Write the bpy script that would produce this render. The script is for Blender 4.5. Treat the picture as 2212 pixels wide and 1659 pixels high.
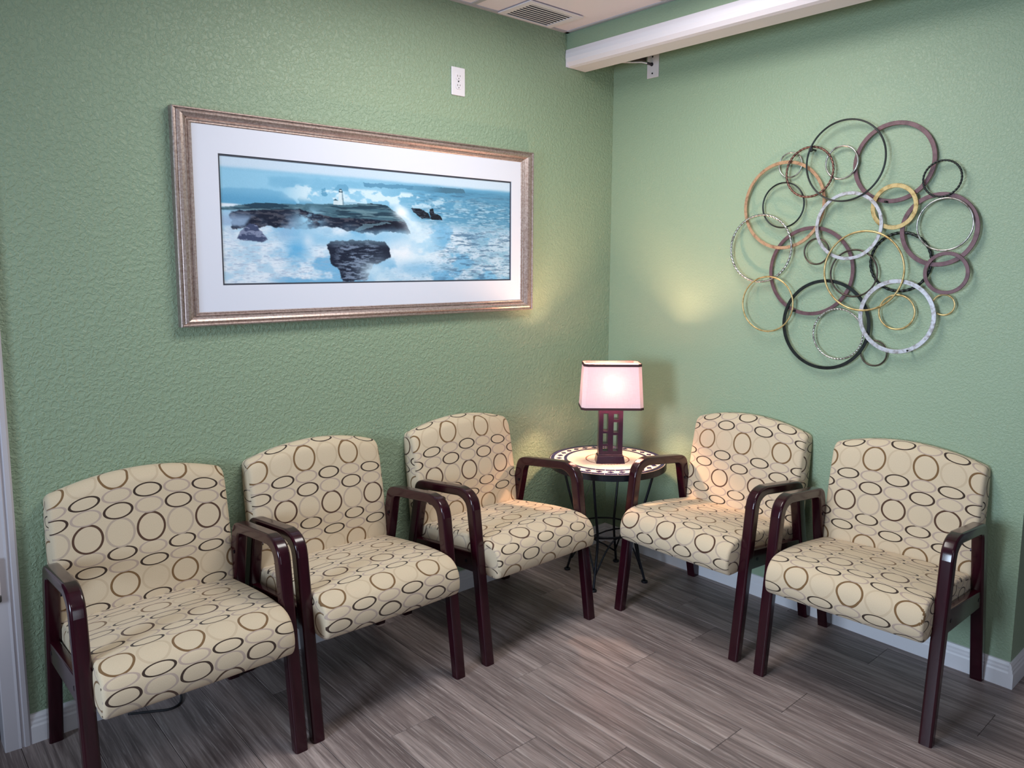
import bpy, bmesh, math, random
import numpy as np
from mathutils import Vector, Matrix
random.seed(7)
PI = math.pi
S = bpy.context.scene
for o in list(bpy.data.objects): bpy.data.objects.remove(o)
COL = S.collection

# ------------------------------------------------------------------ camera
cd = bpy.data.cameras.new('camera'); cam = bpy.data.objects.new('camera', cd); COL.objects.link(cam)
cd.sensor_fit = 'HORIZONTAL'; cd.sensor_width = 36.0
cd.lens = 1633.54 * 36.0 / 2212.0
cd.shift_x = (1106 - 1097.76) / 2212.0
cd.shift_y = -(829.5 - 764.4) / 2212.0
fwd = Vector((0.65479079, 0.7461239, -0.12061569)); rgt = Vector((0.75192206, -0.65924017, 0.00395304)).normalized()
up = rgt.cross(fwd).normalized()
cam.matrix_world = Matrix(((rgt.x, up.x, -fwd.x, -3.12363691), (rgt.y, up.y, -fwd.y, -2.72823745),
                           (rgt.z, up.z, -fwd.z, 1.55), (0, 0, 0, 1)))
cd.clip_start = 0.02
S.camera = cam

# ------------------------------------------------------------------ world, lights, exposure
W = bpy.data.worlds.new('world'); S.world = W; W.use_nodes = True
W.node_tree.nodes['Background'].inputs[0].default_value = (0.74, 0.86, 1.0, 1)
W.node_tree.nodes['Background'].inputs[1].default_value = 0.09
def area(name, loc, target, sx, sy, power, color, spread=180):
    l = bpy.data.lights.new(name, 'AREA'); l.shape = 'RECTANGLE'; l.size = sx; l.size_y = sy
    l.energy = power; l.color = color; l.spread = math.radians(spread)
    o = bpy.data.objects.new(name, l); COL.objects.link(o); o.location = loc
    d = Vector(target) - Vector(loc); o.rotation_euler = d.to_track_quat('-Z', 'Y').to_euler()
    return o
area('ceiling_panel_light_near', (-1.30, -1.05, 2.64), (-1.30, -1.05, 0), 1.2, 0.6, 34, (1.0, 0.97, 0.92))
area('ceiling_panel_light_back', (-3.2, -2.9, 2.64), (-3.2, -2.9, 0), 1.2, 0.6, 12, (1.0, 0.96, 0.92))
area('window_daylight', (-5.2, -1.45, 1.45), (0, -1.15, 1.0), 0.9, 1.0, 27, (0.66, 0.82, 1.0), 80)
area('window_daylight_back', (-2.6, -5.6, 1.5), (-1.5, 0, 1.1), 1.6, 1.2, 20, (0.78, 0.88, 1.0))
S.view_settings.view_transform = 'Standard'; S.view_settings.look = 'None'
S.view_settings.gamma = 1.0; S.view_settings.use_curve_mapping = False
S.view_settings.exposure = 0.0

# ------------------------------------------------------------------ material helpers
def lin(r, g, b):
    f = lambda c: ((c / 255 + 0.055) / 1.055) ** 2.4 if c > 10 else c / 255 / 12.92
    return (f(r), f(g), f(b), 1)
class NT:
    def __init__(s, name):
        s.m = bpy.data.materials.new(name); s.m.use_nodes = True
        s.t = s.m.node_tree; s.b = s.t.nodes['Principled BSDF']
    def n(s, typ, ins=None, **kw):
        x = s.t.nodes.new(typ)
        for k, v in kw.items(): setattr(x, k, v)
        for k, v in (ins or {}).items():
            if isinstance(v, bpy.types.NodeSocket): s.t.links.new(v, x.inputs[k])
            else: x.inputs[k].default_value = v
        return x
    def math(s, op, a, b=0.0, c=None):
        ins = {0: a, 1: b}
        if c is not None: ins[2] = c
        return s.n('ShaderNodeMath', ins, operation=op).outputs[0]
    def mix(s, f, a, b):
        x = s.t.nodes.new('ShaderNodeMix'); x.data_type = 'RGBA'
        for k, v in ((0, f), (6, a), (7, b)):
            if isinstance(v, bpy.types.NodeSocket): s.t.links.new(v, x.inputs[k])
            else: x.inputs[k].default_value = v
        return x.outputs[2]
    def set(s, **kw):
        for k, v in kw.items():
            k = k.replace('_', ' ')
            if isinstance(v, bpy.types.NodeSocket): s.t.links.new(v, s.b.inputs[k])
            else: s.b.inputs[k].default_value = v
        return s
    def ramp(s, fac, stops):
        r = s.n('ShaderNodeValToRGB', {0: fac}); e = r.color_ramp.elements
        while len(e) < len(stops): e.new(0.5)
        for x, (p, c) in zip(e, stops): x.position = p; x.color = c
        return r.outputs[0]
    def noise(s, vec, scale, detail=4, rough=0.5, dist=0.0):
        ins = {'Scale': scale, 'Detail': detail, 'Roughness': rough, 'Distortion': dist}
        if vec is not None: ins['Vector'] = vec
        return s.n('ShaderNodeTexNoise', ins).outputs[0]
    def bump(s, h, strength, dist):
        x = s.n('ShaderNodeBump', {'Height': h, 'Strength': strength, 'Distance': dist})
        s.t.links.new(x.outputs[0], s.b.inputs['Normal'])
def plain(name, col, rough=0.5, metal=0.0, spec=0.5, coat=0.0):
    m = NT(name); m.set(Base_Color=col, Roughness=rough, Metallic=metal)
    m.b.inputs['Specular IOR Level'].default_value = spec; m.b.inputs['Coat Weight'].default_value = coat
    return m.m

# painted textured wall
def wall_mat(name, col, scale, strength):
    m = NT(name); oc = m.n('ShaderNodeTexCoord').outputs['Object']
    n1 = m.noise(oc, scale, 3, 0.55, 0.6); n2 = m.noise(oc, scale * 3.1, 2, 0.5)
    blob = m.ramp(n1, [(0.42, (0, 0, 0, 1)), (0.62, (1, 1, 1, 1))])
    h = m.math('ADD', m.math('MULTIPLY', blob, 0.75), m.math('MULTIPLY', n2, 0.35))
    m.bump(h, strength, 0.004)
    c = m.mix(m.noise(oc, 1.7, 2), tuple(x * 0.96 for x in col[:3]) + (1,), tuple(min(1, x * 1.04) for x in col[:3]) + (1,))
    m.set(Base_Color=c, Roughness=0.42); m.b.inputs['Specular IOR Level'].default_value = 0.45
    return m.m
GREEN = lin(143, 163, 138)
M_WALL = wall_mat('green_wall_paint_textured', GREEN, 72, 0.6)
M_WALL2 = wall_mat('green_wall_paint_orange_peel', GREEN, 110, 0.35)
M_WHITE = plain('white_gloss_trim', lin(222, 220, 226), 0.35)
M_DOORTRIM = plain('door_casing_paint', lin(196, 192, 200), 0.4)
M_PLASTIC = plain('white_plastic', lin(228, 224, 232), 0.35)
M_DARKSLOT = plain('dark_slot', lin(45, 40, 48), 0.6)
M_CASING = plain('casing_white', lin(226, 220, 228), 0.45)
M_CEIL = NT('ceiling_tile'); M_CEIL.set(Base_Color=lin(232, 222, 230), Roughness=0.9); M_CEIL.bump(M_CEIL.noise(None, 220, 2), 0.15, 0.001); M_CEIL = M_CEIL.m
M_GRID = plain('ceiling_grid_metal', lin(176, 174, 182), 0.5)
M_DOORVOID = plain('dark_doorway_void', lin(14, 16, 30), 0.7)

# floor planks
def plank_mat():
    m = NT('grey_wood_plank'); geo = m.n('ShaderNodeNewGeometry').outputs['Position']
    rnd = m.n('ShaderNodeObjectInfo').outputs['Random']
    off = m.n('ShaderNodeCombineXYZ', {0: m.math('MULTIPLY', rnd, 7.3), 1: m.math('MULTIPLY', rnd, 31.0), 2: 0.0}).outputs[0]
    p = m.n('ShaderNodeVectorMath', {0: geo, 1: off}, operation='ADD').outputs[0]
    def mp(sx, sy): return m.n('ShaderNodeMapping', {'Vector': p, 'Scale': (sx, sy, 1)}).outputs[0]
    fine = m.noise(mp(150, 5.0), 1.0, 5, 0.65, 0.6)
    mid = m.noise(mp(34, 1.5), 1.0, 4, 0.6, 1.2)
    wide = m.noise(mp(9, 0.6), 1.0, 3, 0.5, 0.9)
    c1 = m.ramp(wide, [(0.28, lin(114, 101, 100)), (0.5, lin(146, 131, 128)), (0.72, lin(184, 168, 164))])
    c2 = m.mix(m.ramp(mid, [(0.35, (0.85, 0.85, 0.85, 1)), (0.6, (0, 0, 0, 1))]), c1, lin(102, 89, 88))
    lightf = m.math('MULTIPLY', m.ramp(fine, [(0.52, (0, 0, 0, 1)), (0.7, (1, 1, 1, 1))]), 0.55)
    c3 = m.mix(lightf, c2, lin(202, 189, 186))
    darkf = m.math('MULTIPLY', m.ramp(fine, [(0.30, (1, 1, 1, 1)), (0.46, (0, 0, 0, 1))]), 0.5)
    c4 = m.mix(darkf, c3, lin(78, 67, 66))
    hue = m.n('ShaderNodeHueSaturation', {'Color': c4, 'Value': m.math('ADD', m.math('MULTIPLY', rnd, 0.16), 0.92)}).outputs[0]
    m.set(Base_Color=hue, Roughness=m.math('ADD', m.math('MULTIPLY', fine, 0.2), 0.36))
    m.b.inputs['Specular IOR Level'].default_value = 0.35
    m.bump(fine, 0.12, 0.0006)
    return m.m
M_PLANK = plank_mat()
M_UNDER = plain('floor_joint', lin(60, 52, 50), 0.9)

# fabric
def fabric_mat():
    m = NT('oval_pattern_fabric'); uv = m.n('ShaderNodeUVMap', uv_map='UVMap').outputs[0]
    rnd = m.n('ShaderNodeObjectInfo').outputs['Random']
    sp = m.n('ShaderNodeSeparateXYZ', {0: uv})
    wob = m.noise(uv, 14, 1)
    u = m.math('ADD', m.math('ADD', sp.outputs[0], m.math('MULTIPLY', rnd, 1.9)), m.math('MULTIPLY', m.math('SUBTRACT', wob, 0.5), 0.002))
    v = m.math('ADD', sp.outputs[1], m.math('MULTIPLY', rnd, 5.3))
    U, V = 0.094, 0.309
    a = m.math('DIVIDE', u, U)
    fu = m.math('MULTIPLY', m.math('SUBTRACT', m.math('FRACT', a), 0.5), U)
    par = m.math('MODULO', m.math('ADD', m.math('FLOOR', a), 1000.0), 2.0)      # 0 / 1 alternate columns
    base = lin(219, 198, 168)
    weave = m.noise(uv, 420, 2); fine = m.noise(uv, 900, 1)
    col = m.mix(weave, lin(196, 177, 150), lin(212, 194, 168))
    rows = [  # centre v, half height, phase, dark colour, light colour, line w (side, top)
        (0.000, 0.0405, 0, lin(112, 82, 50), lin(192, 172, 146), 0.0072, 0.0056),
        (0.0570, 0.0185, 1, lin(38, 20, 18), lin(172, 152, 140), 0.0078, 0.0034),
        (0.0975, 0.0210, 0, lin(44, 24, 20), lin(174, 155, 143), 0.0078, 0.0034),
        (0.1555, 0.0405, 1, lin(72, 44, 32), lin(176, 158, 142), 0.0072, 0.0056),
        (0.2135, 0.0210, 0, lin(46, 24, 20), lin(174, 155, 143), 0.0078, 0.0034),
        (0.2530, 0.0185, 1, lin(40, 22, 18), lin(172, 152, 140), 0.0078, 0.0034)]
    a0 = 0.0455
    for (vc, hh, ph, dk, lt, ws, wt) in rows:
        w = m.math('SUBTRACT', m.math('FRACT', m.math('ADD', m.math('DIVIDE', m.math('SUBTRACT', v, vc), V), 0.5)), 0.5)
        fv = m.math('MULTIPLY', w, V)
        # ovals are tilted a touch for the flat rows
        def ell(rx, ry):
            p = m.math('POWER', m.math('ABSOLUTE', m.math('DIVIDE', fu, rx)), 2.0)
            q = m.math('POWER', m.math('ABSOLUTE', m.math('DIVIDE', fv, ry)), 2.0)
            return m.math('ADD', p, q)
        outer = m.math('LESS_THAN', ell(a0, hh), 1.0)
        inner = m.math('GREATER_THAN', ell(a0 - ws, hh - wt), 1.0)
        ring = m.math('MULTIPLY', outer, inner)
        isd = par if ph else m.math('SUBTRACT', 1.0, par)
        line = m.mix(isd, lt, dk)
        soft = m.math('MULTIPLY', ring, m.math('ADD', 0.86, m.math('MULTIPLY', fine, 0.2)))
        col = m.mix(soft, col, line)
    m.set(Base_Color=col, Roughness=0.85); m.b.inputs['Sheen Weight'].default_value = 0.15
    m.b.inputs['Specular IOR Level'].default_value = 0.2
    m.bump(m.math('ADD', m.math('MULTIPLY', weave, 0.5), m.math('MULTIPLY', m.noise(uv, 9, 2), 4.0)), 0.25, 0.0012)
    return m.m
M_FAB = fabric_mat()
def wood_mat():
    m = NT('dark_mahogany_lacquer'); oc = m.n('ShaderNodeTexCoord').outputs['Object']
    mp = m.n('ShaderNodeMapping', {'Vector': oc, 'Scale': (40, 40, 5)}).outputs[0]
    g = m.noise(mp, 1.0, 4, 0.6, 0.8)
    m.set(Base_Color=m.mix(g, lin(24, 5, 12), lin(56, 12, 26)), Roughness=0.2); m.b.inputs['Specular IOR Level'].default_value = 0.3
    m.b.inputs['Coat Weight'].default_value = 0.35; m.b.inputs['Coat Roughness'].default_value = 0.12
    return m.m
M_MAHOG = wood_mat()
M_BOLT = plain('bolt_dark', lin(40, 34, 44), 0.3, 0.8)
M_BLACKIRON = plain('black_iron', lin(20, 22, 32), 0.4, 0.3)
M_GLIDE = plain('clear_glide', lin(120, 118, 125), 0.3)

def add_obj(name, verts, faces, mat, parent=None, smooth=False, bevel=0.0, seg=2, uvs=None):
    me = bpy.data.meshes.new(name); me.from_pydata([tuple(v) for v in verts], [], faces)
    if uvs is not None:
        l = me.uv_layers.new(name='UVMap'); i = 0
        for p in me.polygons:
            for k, li in enumerate(p.loop_indices): l.data[li].uv = uvs[p.index][k]
    me.materials.append(mat)
    bm = bmesh.new(); bm.from_mesh(me); bmesh.ops.recalc_face_normals(bm, faces=bm.faces); bm.to_mesh(me); bm.free()
    if smooth:
        for p in me.polygons: p.use_smooth = True
    o = bpy.data.objects.new(name, me); COL.objects.link(o)
    if parent: o.parent = parent
    if bevel:
        b = o.modifiers.new('bevel', 'BEVEL'); b.width = bevel; b.segments = seg; b.limit_method = 'ANGLE'; b.angle_limit = math.radians(35)
        b.harden_normals = False
        for p in me.polygons: p.use_smooth = True
        e = o.modifiers.new('wn', 'WEIGHTED_NORMAL'); e.keep_sharp = True
    return o
BF = [(0, 3, 2, 1), (4, 5, 6, 7), (0, 1, 5, 4), (1, 2, 6, 5), (2, 3, 7, 6), (3, 0, 4, 7)]
def box_v(x0, x1, y0, y1, z0, z1):
    return [(x0, y0, z0), (x1, y0, z0), (x1, y1, z0), (x0, y1, z0), (x0, y0, z1), (x1, y0, z1), (x1, y1, z1), (x0, y1, z1)]
def box(name, x0, x1, y0, y1, z0, z1, mat, parent=None, bevel=0.0, seg=2):
    return add_obj(name, box_v(x0, x1, y0, y1, z0, z1), BF, mat, parent, bevel=bevel, seg=seg)
def multi_box(name, lst, mat, parent=None, bevel=0.0):
    V = []; F = []
    for b in lst:
        k = len(V); V += box_v(*b); F += [tuple(i + k for i in f) for f in BF]
    return add_obj(name, V, F, mat, parent, bevel=bevel)
def empty(name, loc, rz, label, cat, group=None):
    o = bpy.data.objects.new(name, None); o.empty_display_size = 0.1; COL.objects.link(o)
    o.location = loc; o.rotation_euler = (0, 0, rz); tag(o, label, cat, group); return o
def tag(o, label, cat, group=None):
    o['label'] = label; o['category'] = cat
    if group: o['group'] = group
    return o
def struct(o, label=None, cat=None):
    o['kind'] = 'structure'
    if label: o['label'] = label
    if cat: o['category'] = cat
    return o
def prism(name, prof, axis, a, b, mat, parent=None, bevel=0.0, smooth=False):
    """extrude a closed 2-D profile along an axis from a to b; the profile gives the other two coordinates"""
    def P(p, t):
        if axis == 'x': return (t, p[0], p[1])
        if axis == 'y': return (p[0], t, p[1])
        return (p[0], p[1], t)
    n = len(prof); V = [P(p, a) for p in prof] + [P(p, b) for p in prof]
    F = [tuple(range(n)), tuple(range(2 * n - 1, n - 1, -1))] + [(i, (i + 1) % n, n + (i + 1) % n, n + i) for i in range(n)]
    return add_obj(name, V, F, mat, parent, bevel=bevel, smooth=smooth)
def tube(name, pts, r, mat, parent=None, seg=10, closed=False, flat=None):
    """round tube along a list of points"""
    pts = [Vector(p) for p in pts]; n = len(pts); V = []; F = []
    ref = Vector((0, 0, 1)); prevN = None
    for i, p in enumerate(pts):
        if closed: t = (pts[(i + 1) % n] - pts[i - 1]).normalized()
        else: t = (pts[min(i + 1, n - 1)] - pts[max(i - 1, 0)]).normalized()
        if prevN is None:
            ref = Vector((0, 0, 1)) if abs(t.z) < 0.9 else Vector((1, 0, 0))
            N = (ref - t * ref.dot(t)).normalized()
        else: N = (prevN - t * prevN.dot(t)).normalized()
        prevN = N; B = t.cross(N)
        for k in range(seg):
            a = 2 * PI * k / seg; V.append(p + (N * math.cos(a) + B * math.sin(a)) * r)
    m = n if closed else n - 1
    for i in range(m):
        j = (i + 1) % n
        for k in range(seg):
            F.append((i * seg + k, i * seg + (k + 1) % seg, j * seg + (k + 1) % seg, j * seg + k))
    if not closed:
        F.append(tuple(range(seg - 1, -1, -1))); F.append(tuple((n - 1) * seg + k for k in range(seg)))
    return add_obj(name, V, F, mat, parent, smooth=True)
def cyl(name, c, r, h, axis, mat, parent=None, seg=24, bevel=0.0):
    V = []; d = {'x': (1, 2, 0), 'y': (2, 0, 1), 'z': (0, 1, 2)}[axis]
    for s in (0, h):
        for k in range(seg):
            a = 2 * PI * k / seg; q = [0, 0, 0]; q[d[0]] = c[d[0]] + r * math.cos(a); q[d[1]] = c[d[1]] + r * math.sin(a); q[d[2]] = c[d[2]] + s; V.append(tuple(q))
    F = [tuple(range(seg - 1, -1, -1)), tuple(range(seg, 2 * seg))] + [(k, (k + 1) % seg, seg + (k + 1) % seg, seg + k) for k in range(seg)]
    return add_obj(name, V, F, mat, parent, bevel=bevel)

# ------------------------------------------------------------------ room
ZC = 2.667; YE = -1.977; XS = -0.352
fl = struct(box('floor', -4.6, 1.6, -4.2, 0.7, -0.06, -0.003, M_UNDER))
PW = 0.1839; px0 = -0.600
joint = {-1: -1.51, 0: -1.005, -2: -0.967, -3: -1.468, -4: -0.747, -5: -1.28, -6: -1.051, -7: -0.737, -8: -0.25, -9: -1.12}
for k in range(-21, 12):
    xa = px0 + k * PW
    if xa > 1.45: continue
    j = joint.get(k, (k * 0.437) % 1.22 - 1.22)
    y = j
    while y > -3.4: y -= 1.22
    while y < 0.45:
        ya, yb = y, y + 1.22; y += 1.22
        yb2 = min(yb, 0.0 if xa + PW / 2 > -2.85 else 0.6)
        if xa > 0: yb2 = min(yb2, YE)
        if yb2 - ya < 0.05: continue
        xb = xa + PW
        if xa < 0 < xb: pass
        g = 0.0006; c = 0.0012
        V = [(xa + g, ya + g, -0.004), (xb - g, ya + g, -0.004), (xb - g, yb2 - g, -0.004), (xa + g, yb2 - g, -0.004),
             (xa + g, ya + g, -c), (xb - g, ya + g, -c), (xb - g, yb2 - g, -c), (xa + g, yb2 - g, -c),
             (xa + g + c, ya + g + c, 0), (xb - g - c, ya + g + c, 0), (xb - g - c, yb2 - g - c, 0), (xa + g + c, yb2 - g - c, 0)]
        F = [(8, 9, 10, 11), (4, 5, 9, 8), (5, 6, 10, 9), (6, 7, 11, 10), (7, 4, 8, 11), (0, 1, 5, 4), (1, 2, 6, 5), (2, 3, 7, 6), (3, 0, 4, 7)]
        add_obj('plank', V, F, M_PLANK, fl)

XD = -2.777   # outer edge of the door casing
struct(box('wall_left', XD - 0.06, 0.12, 0.0, 0.12, 0, ZC, M_WALL))
struct(box('wall_right', 0.0, 0.12, YE, 0.0, 0, ZC, M_WALL2))
struct(box('wall_return', 0.12, 1.6, YE, YE + 0.12, 0, ZC, M_WALL2))
struct(box('wall_soffit', XS, 0.0, -3.6, 0.0, 2.585, ZC, M_WALL2))
struct(box('wall_header', -4.6, XD - 0.06, 0.0, 0.12, 2.15, ZC, M_WALL))
# ceiling with lay-in tiles
ce = struct(box('ceiling', -4.6, 1.6, -4.2, 0.12, ZC + 0.012, ZC + 0.06, M_CEIL))
gx = [XS - 0.61 * i for i in range(8)]; gy = [-0.61 * i for i in range(7)]
for i in range(7):
    for j in range(6):
        box('ceiling_tile', gx[i + 1] + 0.011, gx[i] - 0.011, gy[j + 1] + 0.011, gy[j] - 0.011, ZC + 0.002, ZC + 0.012, M_CEIL, ce)
for i in range(1, 8): box('grid_runner', gx[i] - 0.012, gx[i] + 0.012, -4.2, 0, ZC - 0.001, ZC + 0.006, M_GRID, ce)
for j in range(1, 7): box('grid_runner', -4.6, XS, gy[j] - 0.012, gy[j] + 0.012, ZC - 0.0015, ZC + 0.0055, M_GRID, ce)
box('wall_angle', XS - 0.022, XS, -4.2, 0, ZC - 0.003, ZC + 0.004, M_GRID, ce)
box('wall_angle', -4.6, XS, -0.022, 0, ZC - 0.003, ZC + 0.004, M_GRID, ce)
# baseboards (stepped top)
bb = [(0, 0), (0.015, 0), (0.015, 0.055), (0.012, 0.062), (0.012, 0.070), (0.009, 0.076), (0.009, 0.084), (0.005, 0.094), (0, 0.096)]
struct(prism('baseboard_left', [(-a, z) for a, z in bb], 'x', XD, 0.0, M_WHITE))
struct(prism('baseboard_right', [(-a, z) for a, z in bb], 'y', YE, 0.0, M_WHITE))
struct(prism('baseboard_return', [(YE - a, z) for a, z in bb], 'x', -0.015, 1.6, M_WHITE))

# doorway on the far left: casing, jamb, opening's darkness painted as a flat panel
dr = struct(box('doorway_void', -3.70, XD - 0.085, 0.07, 0.11, 0, 2.15, M_DOORVOID))
cas = [(XD, 0), (XD, -0.012), (XD - 0.006, -0.017), (XD - 0.018, -0.018), (XD - 0.021, -0.013), (XD - 0.026, -0.013), (XD - 0.029, -0.017), (XD - 0.036, -0.014),
       (XD - 0.070, -0.012), (XD - 0.073, -0.009), (XD - 0.073, 0.10), (XD - 0.06, 0.10), (XD - 0.06, 0)]
struct(prism('trim_1', cas, 'z', 0, 2.17, M_DOORTRIM))
fxo = empty('door_fixture', (-2.846, -0.022, 0.50), 0, 'slim white fixture with grey metal tip on the door casing at the left edge', 'fixture')
b = prism('body', [(0.018 * math.cos(a), 0.008 * math.sin(a)) for a in np.linspace(0, 2 * PI, 17)[:-1]], 'z', 0.022, 0.14, M_PLASTIC, fxo, smooth=False, bevel=0.002)
prism('metal_tip', [(0.019 * math.cos(a), 0.009 * math.sin(a)) for a in np.linspace(0, 2 * PI, 17)[:-1]], 'z', 0.0, 0.022, plain('grey_metal', lin(120, 120, 125), 0.3, 0.9), fxo, bevel=0.006)

# ------------------------------------------------------------------ casing under the soffit, wall plate, cable
cs = [(-0.361, 2.585), (-0.366, 2.565), (-0.366, 2.545), (-0.360, 2.525), (-0.345, 2.509), (-0.330, 2.504), (-0.328, 2.506), (-0.326, 2.504),
      (-0.224, 2.502), (-0.220, 2.505), (-0.220, 2.585)]
cso = empty('ceiling_casing', (-0.29, -1.7, 2.50), 0, 'long white boxed casing with rounded front edge under the soffit', 'casing')
def loc(o, e): o.matrix_parent_inverse = Matrix.Translation(-Vector(e.location)); return o
loc(prism('housing', cs, 'y', -3.6, -0.004, M_CASING, cso), cso)
loc(box('end_cap', -0.362, -0.222, -0.006, -0.001, 2.504, 2.584, M_CASING, cso, bevel=0.002), cso)
pl = empty('wall_plate', (0, -0.258, 2.52), 0, 'white metal plate on the right wall under the long white casing', 'wall plate')
loc(box('plate', -0.004, 0.0, -0.294, -0.222, 2.466, 2.578, plain('plate_paint', lin(220, 208, 212), 0.5), pl, bevel=0.0015), pl)
for z in (2.487, 2.567): loc(cyl('screw', (-0.0065, -0.256, z), 0.004, 0.003, 'x', M_BOLT, pl, 12), pl)
loc(cyl('grommet', (-0.0075, -0.252, 2.531), 0.009, 0.004, 'x', M_DARKSLOT, pl, 16), pl)
cb = empty('cable', (-0.02, -0.23, 2.53), 0, 'short white cable with black plug entering the wall plate', 'cable')
loc(tube('cord', [(-0.012, -0.252, 2.531), (-0.03, -0.245, 2.533), (-0.045, -0.22, 2.541), (-0.07, -0.18, 2.543), (-0.10, -0.14, 2.546), (-0.14, -0.10, 2.56), (-0.17, -0.08, 2.583)], 0.0035, M_PLASTIC, cb), cb)
loc(tube('plug', [(-0.005, -0.253, 2.530), (-0.032, -0.243, 2.534)], 0.0065, M_DARKSLOT, cb), cb)
dk = tag(box('junction_box', -0.06, -0.002, -0.215, -0.16, 2.553, 2.585, plain('dark_brown_box', lin(60, 52, 50), 0.8), bevel=0.003), 'small dark brown box above the white cable beside the wall plate', 'junction box')

# ------------------------------------------------------------------ ceiling vent
vt = empty('ceiling_vent', (-0.655, -0.13, ZC), 0, 'white square ceiling register with dark louvre gaps beside the left wall', 'vent')
vp = lambda *a, **k: loc(box(*a, **k), vt)
vp('frame', -0.815, -0.485, -0.032, -0.018, ZC - 0.007, ZC - 0.002, M_CASING, vt, bevel=0.001)
vp('frame', -0.815, -0.485, -0.235, -0.205, ZC - 0.007, ZC - 0.002, M_CASING, vt, bevel=0.001)
vp('frame', -0.815, -0.780, -0.205, -0.032, ZC - 0.007, ZC - 0.002, M_CASING, vt, bevel=0.001)
vp('frame', -0.522, -0.485, -0.205, -0.032, ZC - 0.007, ZC - 0.002, M_CASING, vt, bevel=0.001)
vp('dark_duct', -0.782, -0.520, -0.207, -0.030, ZC - 0.0015, ZC - 0.0005, plain('duct_black', lin(18, 18, 26), 0.9), vt)
for i in range(8):
    y = -0.046 - 0.0205 * i
    vp('louvre', -0.782, -0.520, y - 0.0080, y, ZC - 0.0052, ZC - 0.0040, M_CASING, vt)

# ------------------------------------------------------------------ outlet on the left wall
ot = empty('wall_outlet', (-1.030, 0, 2.333), 0, 'white duplex electrical outlet high on the green left wall above the picture', 'outlet')
lo = lambda o: o
box('cover_plate', -0.037, 0.037, -0.006, 0, -0.060, 0.060, M_PLASTIC, ot, bevel=0.003)
for s in (-1, 1):
    prof = []
    for a in np.linspace(0, 2 * PI, 33)[:-1]:
        x = 0.0172 * math.cos(a); z = 0.0172 * math.sin(a); z = max(-0.0135, min(0.0135, z)); prof.append((x, z + s * 0.0195))
    n = len(prof); V = [(x, -0.0085, z) for x, z in prof] + [(x, -0.004, z) for x, z in prof]
    rc = add_obj('receptacle', V, [tuple(range(n)), tuple(range(2 * n - 1, n - 1, -1))] + [(i, (i + 1) % n, n + (i + 1) % n, n + i) for i in range(n)], M_PLASTIC, ot)
    box('slot', -0.0075, -0.0055, -0.0092, -0.008, s * 0.0195 - 0.001, s * 0.0195 + 0.007, M_DARKSLOT, rc)
    box('slot', 0.0055, 0.0075, -0.0092, -0.008, s * 0.0195, s * 0.0195 + 0.0065, M_DARKSLOT, rc)
    cyl('slot', (0, -0.0092, s * 0.0195 - 0.0075), 0.0022, 0.001, 'y', M_DARKSLOT, rc, 10)
cyl('screw', (0, -0.0075, 0), 0.0030, 0.002, 'y', M_BOLT, ot, 12)

# ------------------------------------------------------------------ armchairs
def catmull(P, n=6, closed=False):
    out = []; N = len(P)
    rng = range(N if closed else N - 1)
    for i in rng:
        p0 = P[(i - 1) % N] if closed or i > 0 else P[0]; p1 = P[i]; p2 = P[(i + 1) % N]; p3 = P[(i + 2) % N] if closed or i + 2 < N else P[-1]
        for k in range(n):
            t = k / n
            out.append(tuple(0.5 * ((2 * b) + (c - a) * t + (2 * a - 5 * b + 4 * c - d) * t * t + (3 * b - a - 3 * c + d) * t ** 3) for a, b, c, d in zip(p0, p1, p2, p3)))
    if not closed: out.append(tuple(P[-1]))
    return out
HW = 0.3115; LW = 0.042; SW = 0.268       # half outer width, leg width, seat half width
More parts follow.
